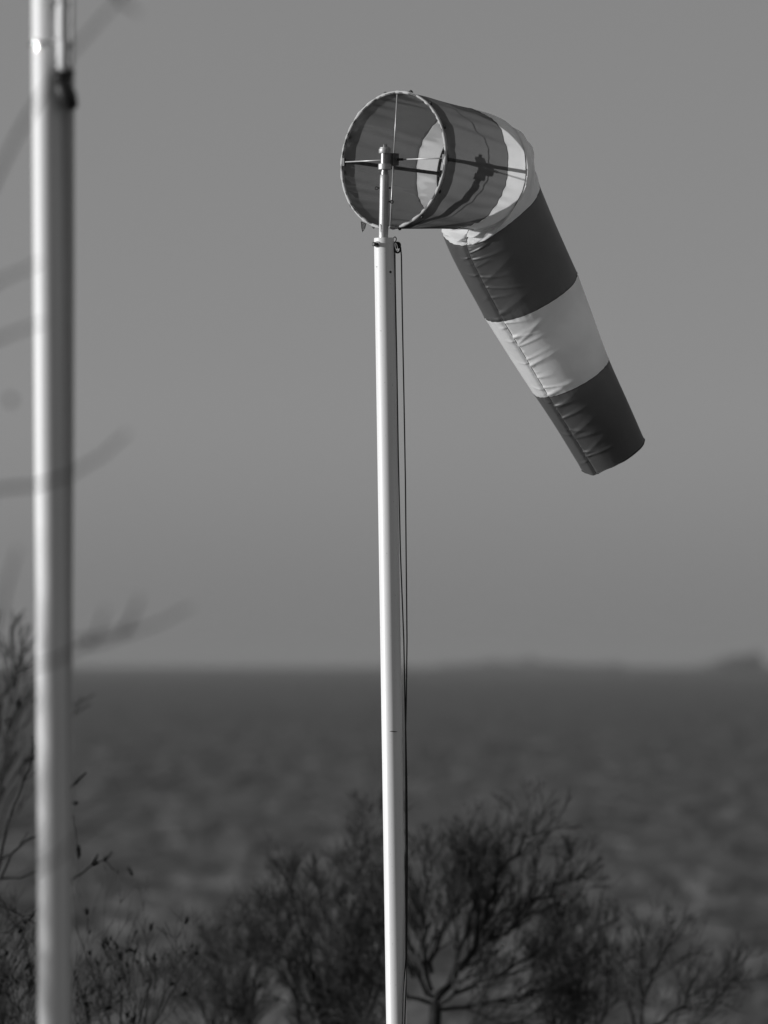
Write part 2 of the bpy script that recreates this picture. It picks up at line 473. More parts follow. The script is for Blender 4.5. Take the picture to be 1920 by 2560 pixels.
# rings: along-coordinate s (px), screen centre, extra depth (px), normal, radius (px)
keys = [
    # s,   px,   py,  depth, normal,               R
    (0,    984,  400,   27, A_DIR,                 172),
    (262,  1154, 422,  222, A_DIR,                 152),
    (338,  1203, 432,  280, A_DIR,                 146),
    (402,  1221, 460,  318, ndir(.52, .58, -.50),  141),
    (450,  1222, 491,  338, ndir(.48, .48, -.68),  135),
    (505,  1228, 526,  356, ndir(.44, .38, -.82),  137),
    (750,  1327, 738,  440, ndir(.43, .34, -.84),  128),
    (990,  1428, 941,  514, ndir(.43, .32, -.84),  104),
    (1222, 1533, 1137, 586, ndir(.44, .31, -.845),  86),
]
def hermite(k, i, t, f):
    """Catmull-Rom through the keys with non-uniform spacing"""
    s = [q[0] for q in k]
    p1, p2 = f(k[i]), f(k[i + 1]); h = s[i + 1] - s[i]
    m1 = (p2 - p1) / h if i == 0 else ((p2 - f(k[i - 1])) / (s[i + 1] - s[i - 1]))
    m2 = (p2 - p1) / h if i + 2 >= len(k) else ((f(k[i + 2]) - p1) / (s[i + 2] - s[i]))
    t2, t3 = t * t, t * t * t
    return p1 * (2 * t3 - 3 * t2 + 1) + m1 * h * (t3 - 2 * t2 + t) + p2 * (-2 * t3 + 3 * t2) + m2 * h * (t3 - t2)
BLEND = 0.55      # how far the centre line is rounded between the keys
def ring_at(s):
    i = 0
    while i < len(keys) - 2 and s > keys[i + 1][0]: i += 1
    t = (s - keys[i][0]) / (keys[i + 1][0] - keys[i][0])
    fc = lambda q: P(q[1], q[2], FOCUS + q[3] * S)
    lin = fc(keys[i]).lerp(fc(keys[i + 1]), t)
    c = lin.lerp(hermite(keys, i, t, fc), BLEND if i not in (2, 3, 4) else 0.12)
    n = keys[i][4].lerp(keys[i + 1][4], t).normalized()
    r = keys[i][5] + (keys[i + 1][5] - keys[i][5]) * t
    return c, n, r * S * c.y / FOCUS
NV = 216
ss = np.concatenate([np.linspace(0, 44, 16), np.linspace(44, 262, 50)[1:], np.linspace(262, 505, 110)[1:], np.linspace(505, 750, 110)[1:], np.linspace(750, 990, 110)[1:], np.linspace(990, 1222, 106)[1:]])
frames = []
E1 = None
for s in ss:
    c, n, r = ring_at(float(s))
    if E1 is None:
        E1 = (Z1 - n * Z1.dot(n)).normalized()
    else:
        E1 = (E1 - n * E1.dot(n)).normalized()
    E2 = n.cross(E1)
    frames.append((float(s), c, n, r, E1.copy(), E2.copy()))
def ridge(x, y, z=0.0):
    return (1 - abs(noise.noise(Vector((x, y, z))) * 2.2)) 
def smooth(a, b, x):
    t = min(1, max(0, (x - a) / (b - a))); return t * t * (3 - 2 * t)
SEAMS = (262, 505, 750, 990)
CR = []
rc = random.Random(12)
def add_creases(n, s_lo, s_hi, side, l0, l1, a0, a1, w0, w1, k0, k1):
    for q in range(n):
        CR.append(((s_lo + (s_hi - s_lo) * (q + rc.random()) / n) * S, side, rc.uniform(l0, l1), rc.uniform(a0, a1), rc.uniform(w0, w1), rc.uniform(k0, k1), rc.uniform(0, .3)))
# on the right of the seam (towards the viewer), on its left, and short gathers
add_creases(22, 520, 1200, 1, .05, .16, .0030, .0060, .008, .015, -.25, .30)
add_creases(12, 520, 1210, -1, .02, .08, .0020, .0042, .007, .012, -.3, .3)
add_creases(46, 515, 1215, 1, .012, .045, .0012, .0030, .0045, .008, -.5, .5)
add_creases(30, 515, 1215, -1, .010, .035, .0010, .0024, .0045, .008, -.4, .4)
add_creases(9, 620, 1190, 1, .16, .26, .0022, .0040, .016, .030, -.5, -.1)
# the big folds of the kink
CR += [(446 * S, 1, .16, .016, .026, -.35, 0), (474 * S, 1, .11, .012, .016, .25, 0), (452 * S, -1, .09, .013, .022, .1, 0), (494 * S, 1, .20, .008, .018, -.5, 0), (430 * S, 1, .24, .014, .03, .15, .1)]
def creases(sm, w):
    d = 0.0
    for (s0, side, ln, am, wd, k, st) in CR:
        a = -w * side
        if a < 0 or a > ln * 1.05: continue
        t = a / ln
        x = (sm - s0 - k * a) / (wd * (0.55 + 0.8 * t))
        if abs(x) > 1: continue
        prof = (1 - x) * 0.55 if x > 0 else (1 + x) ** 2 if x > -1 else 0     # one steep, one soft side
        prof = min(1, (1 - abs(x)) ** 1.3) * (1.0 if x < 0 else 1.15)
        d += am * prof * min(1, a / 0.006) * max(0.0, 1 - t) ** 0.8
    return d
def disp(s, v, r):
    """radial cloth relief in metres; v = angle from the top, pi = the lower seam"""
    dv = v - math.pi; w = dv * r; sm = s * S      # metres
    d = 0.0
    cx, sy = math.cos(v), math.sin(v)
    # mouth section: long soft folds running back from the hoop
    f = 1 - smooth(330, 420, s)
    if f > 0:
        fold = noise.noise(Vector((cx * 3.2 + sm * 2.1, sy * 3.2, sm * 1.2 + 3))) * 0.0070
        fine = noise.noise(Vector((cx * 9 + sm * 5, sy * 9, sm * 2.0 + 7))) * 0.0048
        d += f * (fold + fine) * smooth(0, 30, s) * (1 - 0.8 * smooth(250, 338, s) * (1 - smooth(338, 420, s)))
    # hanging section
    g = smooth(430, 520, s)
    near = math.exp(-abs(dv) / 0.55)
    if g > 0:
        d += g * creases(sm, w)
        d += g * 0.005 * noise.noise(Vector((cx * 1.7, sy * 1.7, sm * 3.1)))
    # seam pinch
    d -= 0.006 * math.exp(-(w / 0.007) ** 2) * (0.3 + 0.7 * g)
    # puckers at the cross seams
    for q in SEAMS:
        k = abs(s - q) * S
        if k < 0.06:
            d += 0.0030 * math.exp(-k / 0.016) * noise.noise(Vector((w * 62, q, sm * 8)))
            d -= 0.0012 * math.exp(-(k / 0.004) ** 2)
    # crumpled inner side of the bend
    b = math.exp(-((s - 440) / 62.0) ** 2) * math.exp(-(dv / 1.05) ** 2)
    if b > 0.01:
        q = ridge(sm * 11 + abs(w) * 2.5, w * 5.0, 21.3)
        q3 = ridge(sm * 5 + 3, w * 9.0, 2.3)
        d += creases(sm, w) * (1 - g)
        d += b * (0.6 * 0.040 * max(0, q - 0.2) ** 1.5 + 0.022 * max(0, q3 - 0.3) - 0.018)
    # loose folds on the outside of the bend and below the rear hoop
    b2 = math.exp(-((s - 420) / 70.0) ** 2) * (1 - math.exp(-(dv / 1.2) ** 2))
    if b2 > 0.01:
        q = ridge(cx * 2.4 + sm * 5, sy * 2.4 - sm * 3.0, 5.5)
        d += b2 * 0.008 * (q - 0.75)
    # cloth drawn tight over the rear hoop: a corner at the top, a flat face below it
    vo = v if v < math.pi else v - 2 * math.pi
    tw = math.exp(-((vo - 0.35) / 0.9) ** 2)
    d += tw * (0.010 * math.exp(-((s - 386) / 12) ** 2) - 0.017 * math.exp(-((s - 424) / 24) ** 2))
    # limp tail hem
    if s > 1195:
        d += 0.0015 * noise.noise(Vector((cx * 5, sy * 5, sm * 9))) * smooth(1195, 1222, s)
    return d
grid = []
for (s, c, n, r, e1, e2) in frames:
    row = []
    for k in range(NV):
        v = 2 * math.pi * k / NV
        rr = r + disp(s, v, r)
        off = 0.030 * math.exp(-((s - 490) / 55) ** 2) * math.exp(-((v - 3.0) / 0.75) ** 2)
        if s > 1190:  # uneven lower edge, pulled down at the seam
            off += (s - 1190) / 32 * (0.010 * math.exp(-((v - math.pi) / 0.25) ** 2) + 0.002 * noise.noise(Vector((math.cos(v) * 3, math.sin(v) * 3, 4))))
        row.append(c + e1 * math.cos(v) * rr + e2 * math.sin(v) * rr + n * off)
    grid.append(row)
def surf(i, k, out=0.0):
    p = grid[i][k % NV]
    return p + (p - frames[i][1]).normalized() * out

hub_c = P(984, 399, FOCUS + 27 * S)
ws = empty('windsock', hub_c, 'limp striped dark and white windsock, kinked downward behind its round mouth hoop', 'windsock')
def band(name, s0, s1, mat, label=None):
    ii = [i for i, f in enumerate(frames) if s0 - 1e-6 <= f[0] <= s1 + 1e-6]
    V = [p for i in ii for p in grid[i]]
    F = []
    for a in range(len(ii) - 1):
        for k in range(NV):
            k2 = (k + 1) % NV
            F.append((a * NV + k, a * NV + k2, (a + 1) * NV + k2, (a + 1) * NV + k))
    o = mesh_obj(name, V, F, mat, ws)
    if label: o['label'] = label
    return o
s44 = float(ss[15]); 
band('mouth_hem', 0, s44, M_FHEM, 'doubled dark hem behind the mouth hoop')
band('fabric_band', s44, 262, M_FDARK, 'dark band behind the mouth')
band('fabric_band', 262, 505, M_FWHITE, 'white band folded at the bend')
band('fabric_band', 505, 750, M_FDARK, 'dark band below the bend')
band('fabric_band', 750, 990, M_FWHITE, 'white band of the hanging half')
band('fabric_band', 990, 1222, M_FDARK, 'dark band at the tail end')
def row_index(s): return min(range(len(frames)), key=lambda i: abs(frames[i][0] - s))
for q in SEAMS:
    i = row_index(q)
    tube('cross_seam', [surf(i, k, 0.0006) for k in range(NV)], 0.0012, M_THREAD, ws, 5, True)
i0 = row_index(30)
tube('long_seam', [surf(i, NV // 2, 0.0008) for i in range(i0, len(frames))], 0.0013, M_THREAD, ws, 5)
tube('tail_hem', [surf(len(frames) - 1, k, 0.0) for k in range(NV)], 0.0022, M_FHEM, ws, 6, True)
# mouth: fabric piping wrapped over the steel hoop
V, F = tube_data([surf(0, k, -0.001) for k in range(NV)], [0.0050 + 0.0024 * noise.noise(Vector((math.cos(k * 2 * math.pi / NV) * 9, math.sin(k * 2 * math.pi / NV) * 9, 2))) + (0.0010 if k % 7 in (0, 1) else 0) for k in range(NV)], 8, False, True)
mesh_obj('mouth_piping', V, F, M_PIPE, ws)
f0 = frames[0]
tube('mouth_hoop', [f0[1] - f0[2] * 0.002 + (f0[4] * math.cos(a) + f0[5] * math.sin(a)) * (f0[3] - 0.0020) for a in [2 * math.pi * k / 96 for k in range(96)]], 0.0030, M_BARS, ws, 8, True)
rr_i = row_index(338); fr_ = frames[rr_i]
tube('rear_hoop', [fr_[1] + (fr_[4] * math.cos(a) + fr_[5] * math.sin(a)) * (fr_[3] - 0.0065) for a in [2 * math.pi * k / 96 for k in range(96)]], 0.0055, M_BARS, ws, 8, True)
# lacing knots round the mouth
for a in (14, 38, 64, 92, 119, 146, 171, 200, 232, 262, 292, 322, 346):
    v = math.radians(a); e = f0[4] * math.cos(v) + f0[5] * math.sin(v); tn = -f0[4] * math.sin(v) + f0[5] * math.cos(v)
    c = f0[1] + e * (f0[3] + 0.004) + f0[2] * 0.006
    pts = [c - tn * 0.007, c - tn * 0.003 + e * 0.003, c + tn * 0.002 + e * 0.0025, c + tn * 0.007 + f0[2] * 0.003]
    tube('lacing_knot', pts, [0.0018, 0.0036, 0.0036, 0.0015], M_BLACK, ws, 8)
# spokes: four rods from the hub block to the hoop
def rim(v, inset=0.004): return f0[1] + (f0[4] * math.cos(v) + f0[5] * math.sin(v)) * (f0[3] - inset)
ends = {'top': P(993, 236, FOCUS + 27 * S), 'bottom': P(975.5, 566, FOCUS + 27 * S), 'left': rim(math.radians(270.8)), 'right': rim(math.radians(91))}
for nm, e in ends.items():
    o = tube('spoke', [hub_c.lerp(e, 0.05), e], 0.0022, M_ROD, ws, 10)
    d = (e - hub_c).normalized()
    if nm in ('left', 'right'):
        tube('spoke_sleeve', [hub_c + d * 0.018, hub_c + d * 0.042], 0.0042, M_BLACK, o, 10)
        box('spoke_bracket', e - d * 0.004, (d, Z1, d.cross(Z1).normalized()), (0.006, 0.014, 0.004), M_BLACK, o, 0.001)
# side bars from the mouth hoop back to the rear hoop
for v in (271.5, 91.5):
    a = math.radians(v)
    p0 = f0[1] + (f0[4] * math.cos(a) + f0[5] * math.sin(a)) * (f0[3] - 0.012)
    p1 = fr_[1] + (fr_[4] * math.cos(a) + fr_[5] * math.sin(a)) * (fr_[3] - 0.014)
    d = (p1 - p0).normalized(); z = (Z1 - d * Z1.dot(d)).normalized(); x = d.cross(z)
    box('side_bar', (p0 + p1) / 2, (d, z, x), ((p1 - p0).length / 2, 0.0060, 0.0022), M_BARS, ws, 0.0008)
    box('bar_clamp', p1, (d, z, x), (0.008, 0.012, 0.005), M_BARS, ws, 0.001)
# hub block and bearing
xb = Vector((A_DIR.x, A_DIR.y, 0)).normalized(); yb = Vector((-xb.y, xb.x, 0))
M_BLOCK = noise_mat('dark_cast_block', 0.09, 0.15, 0.5, 60, (1, 1, 1), 0.3)
box('hub_block', hub_c - xb * 0.004 + Vector((0.001, 0, 0)), (xb, yb, Z1), (0.0150, 0.0135, 0.0205), M_BLOCK, ws, 0.0015)
box('hub_arm', hub_c - xb * 0.026, (xb, yb, Z1), (0.012, 0.0085, 0.017), M_STEEL, ws, 0.0012)
bz = P(961.8, 424.5)
lathe('bearing_housing', [(0.0190, 0.0143), (0.0550, 0.0143)], bz, tax, M_STEEL, ws, 48)
lathe('bearing_collar', [(0, 0.0140), (0, 0.0208), (0.0012, 0.0218), (0.0185, 0.0218), (0.0197, 0.0208), (0.0197, 0.0143)], bz, tax, M_ALU, ws, 48)
lathe('bearing_collar', [(0.0545, 0.0143), (0.0545, 0.0202), (0.0557, 0.0210), (0.0683, 0.0210), (0.0695, 0.0200), (0.0695, 0.0185), (0.0745, 0.0175), (0.0745, 0.006)], bz, tax, M_ALU, ws, 48)
lathe('top_bolt', [(0, 0.0068), (0.0095, 0.0068), (0.0105, 0.006)], bz + tax * 0.0745, tax, M_STEEL, ws, 6)
# care tag hanging behind the lower rim, seen through the light
tg = P(908, 553, FOCUS - 0.02)
Vt = [tg + Vector((x * S, 0.002 * math.sin(x * 0.5), -y * S)) for (x, y) in ((-6, 0), (8, 6), (5, 18), (-2, 28), (-5, 16))]
o = mesh_obj('care_tag', Vt + [p + Vector((0, 0.0006, 0)) for p in Vt], [(0, 1, 2, 3, 4), (9, 8, 7, 6, 5), (0, 5, 6, 1), (1, 6, 7, 2), (2, 7, 8, 3), (3, 8, 9, 4), (4, 9, 5, 0)], fabric_mat('grey_label', 0.17, 0.17, 0.4), ws, False)
for k in range(5):
    c = tg + Vector(((1.5 - k * 0.4) * S, -0.0015, -(7 + 3.4 * k) * S))
    box('print_mark', c, (ndir(1, 0, -.4), Y1, ndir(.4, 0, 1)), ((4.2 - .5 * k) * S, 0.0003, 0.9 * S), M_PIPE, o)

# ------------------------------------------------------------------ left mast, nearer and out of focus
DL = 17.2; SL = DL / FPX
mt, mb = P(116, -160, DL), P(144.5, 1665 + EYE / SL, DL)
fm = empty('flag_mast', mb, 'thick white flag mast at the left edge, blurred, with halyards hanging on its right side', 'mast')
axl = (mt - mb).normalized()
lathe('pole', [(-0.1, 0.0352), (0, 0.0352), ((mt - mb).length, 0.0352)], mb, axl, M_WHITE2, fm, 48)
def PL(x, y, dd=0.0): return P(x, y, DL + dd)
def pathl(pts): return [PL(*p) for p in pts]
tube('halyard', pathl([(180, -160, -.02), (179.5, 60, -.04), (180, 250, -.01), (180, 700, 0), (179, 1100, 0), (176, 1500, 0), (175, 1800, 0), (176, 2560, 0), (176, 3600, 0)]), 0.0055, M_GROPE, fm, 8)
tube('halyard', pathl([(165, 200, -.02), (165, 260, 0), (166, 700, 0.0), (166, 1100, 0), (166, 1500, 0), (168, 1800, 0), (169, 2560, 0), (170, 3600, 0)]), 0.0085, M_GROPE, fm, 8)
# white sleeve weight on the halyard, in two lengths, with its rings and clips
lathe('sleeve', [(0, 0.010), (0.006, 0.0152), (0.070, 0.0152), (0.074, 0.009)], PL(158.5, 178, -.062), Z1, M_WHITE2, fm, 24)
lathe('sleeve', [(0, 0.009), (0.004, 0.0150), (0.082, 0.0150), (0.088, 0.010)], PL(157, 102, -.062), Z1, M_WHITE2, fm, 24)
lathe('sleeve', [(0, 0.010), (0.006, 0.0150), (0.12, 0.0150)], PL(157, 5, -.062), Z1, M_WHITE2, fm, 24)
tube('clip', pathl([(134, 14, -.03), (150, 13, -.035), (172, 10, -.03), (179, 25, -.02)]), [0.006, 0.0085, 0.006, 0.006], M_BLACK, fm, 8)
tube('clip', pathl([(136, 188, -.02), (147, 192, -.035), (160, 186, -.035), (178, 182, -.02)]), [0.011, 0.018, 0.016, 0.010], M_BLACK, fm, 10)
tube('knot', pathl([(150, 200, -.04), (158, 222, -.045), (170, 244, -.045), (184, 268, -.03)]), [0.013, 0.020, 0.022, 0.012], M_BLACK, fm, 10)
tube('clip', pathl([(171, 96, -.03), (178, 104, -.03), (180, 118, -.025)]), [0.004, 0.007, 0.004], M_BLACK, fm, 8)
mc = PL(117.5, 108)
ct = [mc + Vector((math.cos(2 * math.pi * k / 64) * 0.0380, math.sin(2 * math.pi * k / 64) * 0.0380, 0.003 * math.cos(2 * math.pi * k / 64))) for k in range(64)]
dome_n = Vector((-math.sin(math.radians(41)), -math.cos(math.radians(41)), 0.03)).normalized()
dome_c = PL(117.5, 113) + Vector((dome_n.x, dome_n.y, 0)) * 0.0352
lathe('dome_nut', [(0, 0.0105), (0.004, 0.0105)] + [(0.004 + 0.032 * (math.cos(a) - math.cos(0.31)), 0.032 * math.sin(a)) for a in (0.31, 0.25, 0.19, 0.12, 0.06, 0.02)], dome_c, dome_n, M_MIRROR, fm, 32)
tube('retainer_ring', ct, 0.0042, M_CHROME, fm, 16, True)
tube('retainer_link', pathl([(160, 104, -.03), (140, 108, -.04), (122, 110, -.045)]), 0.0038, M_CHROME, fm, 8)

# ------------------------------------------------------------------ bare shrubs
BUDS = []
for q in range(3):   # three shapes of seed head: a knobbly cup of short bracts
    rq = random.Random(q)
    V, F = tube_data([Vector((0, 0, h)) for h in (-.3, .2, .9, 1.5, 1.9)], [.25, .8, 1.0, .75, .3], 6, True)
    for j in range(4):
        a = rq.uniform(0, 6.28); d = Vector((math.cos(a), math.sin(a), rq.uniform(.2, 1.4))).normalized(); b = Vector((0, 0, .8)) + d * .5
        tube_data([b, b + d * .8, b + d * rq.uniform(1.2, 2.0) + Vector((0, 0, .4))], [.35, .25, .06], 4, True, V=V, F=F)
    me = bpy.data.meshes.new('seed_head'); me.from_pydata([tuple(v) for v in V], [], F); me.materials.append(M_BUD); BUDS.append(me)
def shrub(name, label, d, base_px, specs, seed, budshare=0.0, group=None, spread=0.5, up=0.35, levels=5, twig_r=0.0011, density=1.0, bud_r=0.004, len_k=0.74, hk=0.78, fork_z=0.0, nk=3):
    """specs: main stems as (tip px, tip py, radius); every stem sprouts side branches down to twigs"""
    rnd = random.Random(seed)
    base = P(base_px, 1665, d); base.z = 0
    root = empty(name, base, label, 'shrub', group)
    Vb, Fb, Vt_, Ft = [], [], [], []
    tips = []
    def limb(path, r):
        q = [P(x, y, d + rnd.uniform(-.06, .06)) for (x, y) in path]
        pts = []
        for a, b in zip(q, q[1:]):
            for t in (0, .33, .66): pts.append(a.lerp(b, t) + Vector((rnd.uniform(-1, 1), rnd.uniform(-1, 1), rnd.uniform(-1, 1))) * .018)
        pts.append(q[-1]); n = len(pts) - 1
        rad = [r * .78 * (1 - 0.80 * k / n) for k in range(n + 1)]
        tube_data(pts, rad, 6, False, False, V=Vb, F=Fb)
        for k in range(2, n + 1):
            for _ in range(nk):
                tang = (pts[k] - pts[k - 1]).normalized(); az = rnd.uniform(0, 2 * math.pi); e1, e2 = frame_for(tang)
                nd = (tang + (e1 * math.cos(az) + e2 * math.sin(az)) * rnd.uniform(.3, .85) + Z1 * .25).normalized()
                seg(pts[k], nd, rnd.uniform(.15, .30) * (1.15 - .5 * k / n), max(twig_r * 1.1, rad[k] * .5), 3, .10)
    def seg(p, dirn, length, r, lvl, curl):
        n = max(3, int(length / 0.05)); n = min(n, 9)
        pts = [p.copy()]; dcur = dirn.normalized()
        for k in range(n):
            dcur = (dcur + Vector((rnd.uniform(-1, 1), rnd.uniform(-1, 1), rnd.uniform(-.6, 1))) * curl + Z1 * 0.035).normalized()
            pts.append(pts[-1] + dcur * length / n)
        rad = [max(twig_r * 0.7, r * (1 - 0.55 * k / n)) for k in range(n + 1)]
        if lvl >= levels - 2: tube_data(pts, rad, 3, False, False, V=Vt_, F=Ft)
        else: tube_data(pts, rad, 5, False, False, V=Vb, F=Fb)
        if lvl >= levels:
            tips.append((pts[-1], dcur)); return
        kids = rnd.choice((3, 4, 4, 5)) if lvl < levels - 1 else rnd.choice((3, 4, 5))
        kids = max(1, int(round(kids * density)))
        for q in range(kids):
            t = rnd.uniform(0.28, 0.97); i = min(n - 1, int(t * n))
            pp = pts[i].lerp(pts[i + 1], t * n - i)
            tang = (pts[i + 1] - pts[i]).normalized()
            az = rnd.uniform(0, 2 * math.pi); e1, e2 = frame_for(tang)
            sd = e1 * math.cos(az) + e2 * math.sin(az)
            nd = (tang + sd * rnd.uniform(0.35, 0.35 + spread) + Z1 * up * rnd.random()).normalized()
            seg(pp, nd, length * rnd.uniform(len_k - .22, len_k + .05) * (1.08 - t * 0.4), max(twig_r, rad[i] * rnd.uniform(0.45, 0.7)), lvl + 1, curl * 1.1)
        tips.append((pts[-1], dcur))
    for sp in specs:
        if isinstance(sp[0], list):
            limb(*sp); continue
        bx, tx, ty, r, dd = sp
        b = P(bx, 1665, d); b.z = fork_z + (rnd.uniform(-.05, .05) if fork_z else 0); b.y = d + dd * 0.1
        tip = P(tx, ty, d); tip.y = d + dd
        v = tip - b
        seg(b, Vector((v.x * 0.65, v.y * 0.65, v.z)), v.length * hk, r, 1, 0.07)
    mesh_obj('branches', Vb, Fb, M_BARK, root)
    if fork_z:
        top = base + Vector((0, 0, fork_z - .01))
        tube('trunk', [base, base.lerp(top, .4) + Vector((.02, 0, 0)), base.lerp(top, .75) - Vector((.012, 0, 0)), top], [.05, .036, .032, .026], M_BARK, root, 10)
    mesh_obj('twigs', Vt_, Ft, M_TWIG, root)
    if budshare:
        pick = [q for q in tips if q[0].z > 0.35]
        rnd.shuffle(pick)
        for (p, dr) in pick[:budshare]:
            o = bpy.data.objects.new('seed_head', BUDS[rnd.randrange(3)])
            sc.collection.objects.link(o); o.parent = root
            o.matrix_parent_inverse = Matrix.Translation(-root.location)
            o.location = p; o.rotation_euler = dr.to_track_quat('Z', 'Y').to_euler()
            k = bud_r * rnd.uniform(0.6, 1.5); o.scale = (k, k, k * rnd.uniform(0.9, 1.8))
    return root

DC = 34.0
shrub('bare_shrub', 'largest bare dark shrub, behind the foot of the windsock pole', DC, 1090,
      [([(1090, 2505), (1130, 2430), (1190, 2373), (1220, 2273), (1250, 2183), (1300, 2111), (1335, 2066)], .024),
       ([(1190, 2373), (1260, 2337), (1330, 2264), (1390, 2219), (1430, 2174)], .015),
       ([(1085, 2480), (1060, 2382), (1055, 2301), (1062, 2210), (1075, 2138)], .017),
       ([(1075, 2440), (1100, 2346), (1140, 2264), (1150, 2183), (1165, 2111)], .014),
       ([(1085, 2500), (1040, 2440), (1000, 2355), (985, 2273), (975, 2192)], .014),
       ([(1040, 2440), (960, 2355), (925, 2264), (905, 2183)], .012),
       ([(1090, 2510), (1170, 2460), (1270, 2420), (1350, 2373), (1420, 2350)], .016),
       ([(1095, 2520), (1200, 2520), (1320, 2490), (1420, 2440)], .014),
       ([(1080, 2510), (980, 2490), (900, 2430), (860, 2364)], .014),
       ([(1190, 2373), (1200, 2301), (1190, 2219), (1210, 2147)], .012),
       ([(1095, 2600), (1180, 2590), (1300, 2560), (1400, 2560)], .012),
       ([(1080, 2600), (990, 2580), (900, 2540), (850, 2480)], .012),
       ([(1130, 2430), (1160, 2355), (1180, 2264), (1175, 2192)], .010)],
      11, 0, 'bare shrubs along the bottom', density=0.85, twig_r=0.0018, fork_z=0.69, len_k=0.74, spread=0.45)
shrub('bare_shrub', 'wide bare shrub left of the windsock pole foot, lower than the largest', DC + .6, 830,
      [([(820, 2878), (815, 2600), (800, 2500), (770, 2380), (740, 2260), (724, 2200)], .018),
       ([(825, 2878), (840, 2600), (850, 2480), (830, 2350), (815, 2240)], .016),
       ([(835, 2878), (870, 2600), (890, 2420), (905, 2270), (900, 2150), (922, 2080)], .018),
       ([(815, 2878), (780, 2600), (710, 2460), (675, 2350), (660, 2300)], .015),
       ([(845, 2878), (900, 2620), (945, 2480), (955, 2360), (950, 2260)], .014),
       ([(830, 2878), (800, 2640), (770, 2520), (720, 2400), (700, 2310)], .013),
       ([(830, 2878), (830, 2640), (860, 2540), (880, 2440), (870, 2330)], .013)],
      23, 0, 'bare shrubs along the bottom', density=0.95, twig_r=0.0018)
shrub('bare_shrub', 'small bare shrub standing between the flag mast and the wide shrub', DC + .3, 590,
      [([(590, 2878), (580, 2640), (565, 2540), (545, 2440), (532, 2360)], .014),
       ([(595, 2878), (610, 2640), (630, 2540), (650, 2430), (662, 2350)], .013),
       ([(585, 2878), (560, 2660), (530, 2580), (495, 2500), (475, 2450)], .012),
       ([(590, 2878), (600, 2640), (602, 2520), (598, 2420), (590, 2370)], .012)],
      31, 0, 'bare shrubs along the bottom', density=0.9, twig_r=0.0017)
shrub('bare_shrub', 'bare shrub right of the largest one with low side branches', DC + .4, 1410,
      [([(1410, 2878), (1400, 2640), (1388, 2520), (1370, 2400), (1345, 2320)], .015),
       ([(1415, 2878), (1425, 2640), (1430, 2520), (1455, 2410), (1478, 2340)], .014),
       ([(1410, 2878), (1440, 2640), (1425, 2480), (1420, 2370), (1412, 2310)], .013),
       ([(1405, 2878), (1460, 2700), (1490, 2580), (1520, 2480), (1530, 2430)], .012)],
      41, 0, 'bare shrubs along the bottom', density=0.9, twig_r=0.0018)
shrub('bare_shrub', 'upright bare shrub nearest the right edge, thin twigs', DC - .2, 1605,
      [([(1605, 2878), (1603, 2640), (1604, 2500), (1598, 2400), (1595, 2330)], .018),
       ([(1604, 2500), (1625, 2440), (1655, 2380), (1682, 2330)], .010),
       ([(1604, 2580), (1680, 2530), (1740, 2480), (1800, 2455), (1830, 2450)], .011),
       ([(1603, 2620), (1575, 2530), (1552, 2460)], .010),
       ([(1603, 2640), (1680, 2590), (1740, 2560), (1790, 2500)], .010)],
      53, 0, 'bare shrubs along the bottom', density=0.75, twig_r=0.0018, nk=2)
shrub('seed_head_shrub', 'fine twigged shrub with dark seed heads right of the flag mast foot', 30.3, 300,
      [(290, 235, 2330, .008, 0), (300, 310, 2300, .008, .1), (310, 390, 2330, .008, 0), (300, 260, 2400, .007, .2), (305, 440, 2460, .006, -.1), (300, 350, 2400, .007, .1), (295, 210, 2440, .007, 0)],
      67, 80, 'seed head shrubs', density=0.82, hk=0.74, twig_r=0.0013, bud_r=0.0062)
shrub('seed_head_shrub', 'dense dark shrub with seed heads left of the flag mast foot', 30.0, 20,
      [(20, 60, 2360, .009, 0), (10, -20, 2330, .009, .1), (30, 130, 2440, .008, 0), (20, 40, 2430, .008, .2), (15, 90, 2400, .007, -.1)],
      71, 80, 'seed head shrubs', density=1.1, hk=0.74, twig_r=0.0015, bud_r=0.0062)

# hand-placed branches: (list of px,py points, radius in px at that distance)
def branches(name, label, d, items, base_px, mat=M_BARK, cat='shrub', buds=()):
    base = P(base_px, 1665, d); base.z = 0
    root = empty(name, base, label, cat)
    rnd = random.Random(len(items))
    k_ = d / FPX
    for pts, r in items:
        w = [P(x, y, d + (rnd.uniform(-.05, .05) if i else 0)) for i, (x, y) in enumerate(pts)]
        # subdivide with small kinks
        q = []
        for a, b in zip(w, w[1:]):
            for t in (0, .25, .5, .75):
                q.append(a.lerp(b, t) + Vector((rnd.uniform(-1, 1), 0, rnd.uniform(-1, 1))) * (a - b).length * (0.02 if t else 0))
        q.append(w[-1])
        rad = [r * k_ * (1 - 0.6 * i / (len(q) - 1)) for i in range(len(q))]
        tube('branch', q, rad, mat, root, 6)
    for (x, y, rx, ry) in buds:
        c = P(x, y, d)
        tube('seed_head', [c - Z1 * ry * k_, c - Z1 * ry * k_ * .4, c + Z1 * ry * k_ * .4, c + Z1 * ry * k_], [rx * k_ * .3, rx * k_, rx * k_, rx * k_ * .3], M_BUD, root, 8)
    return root
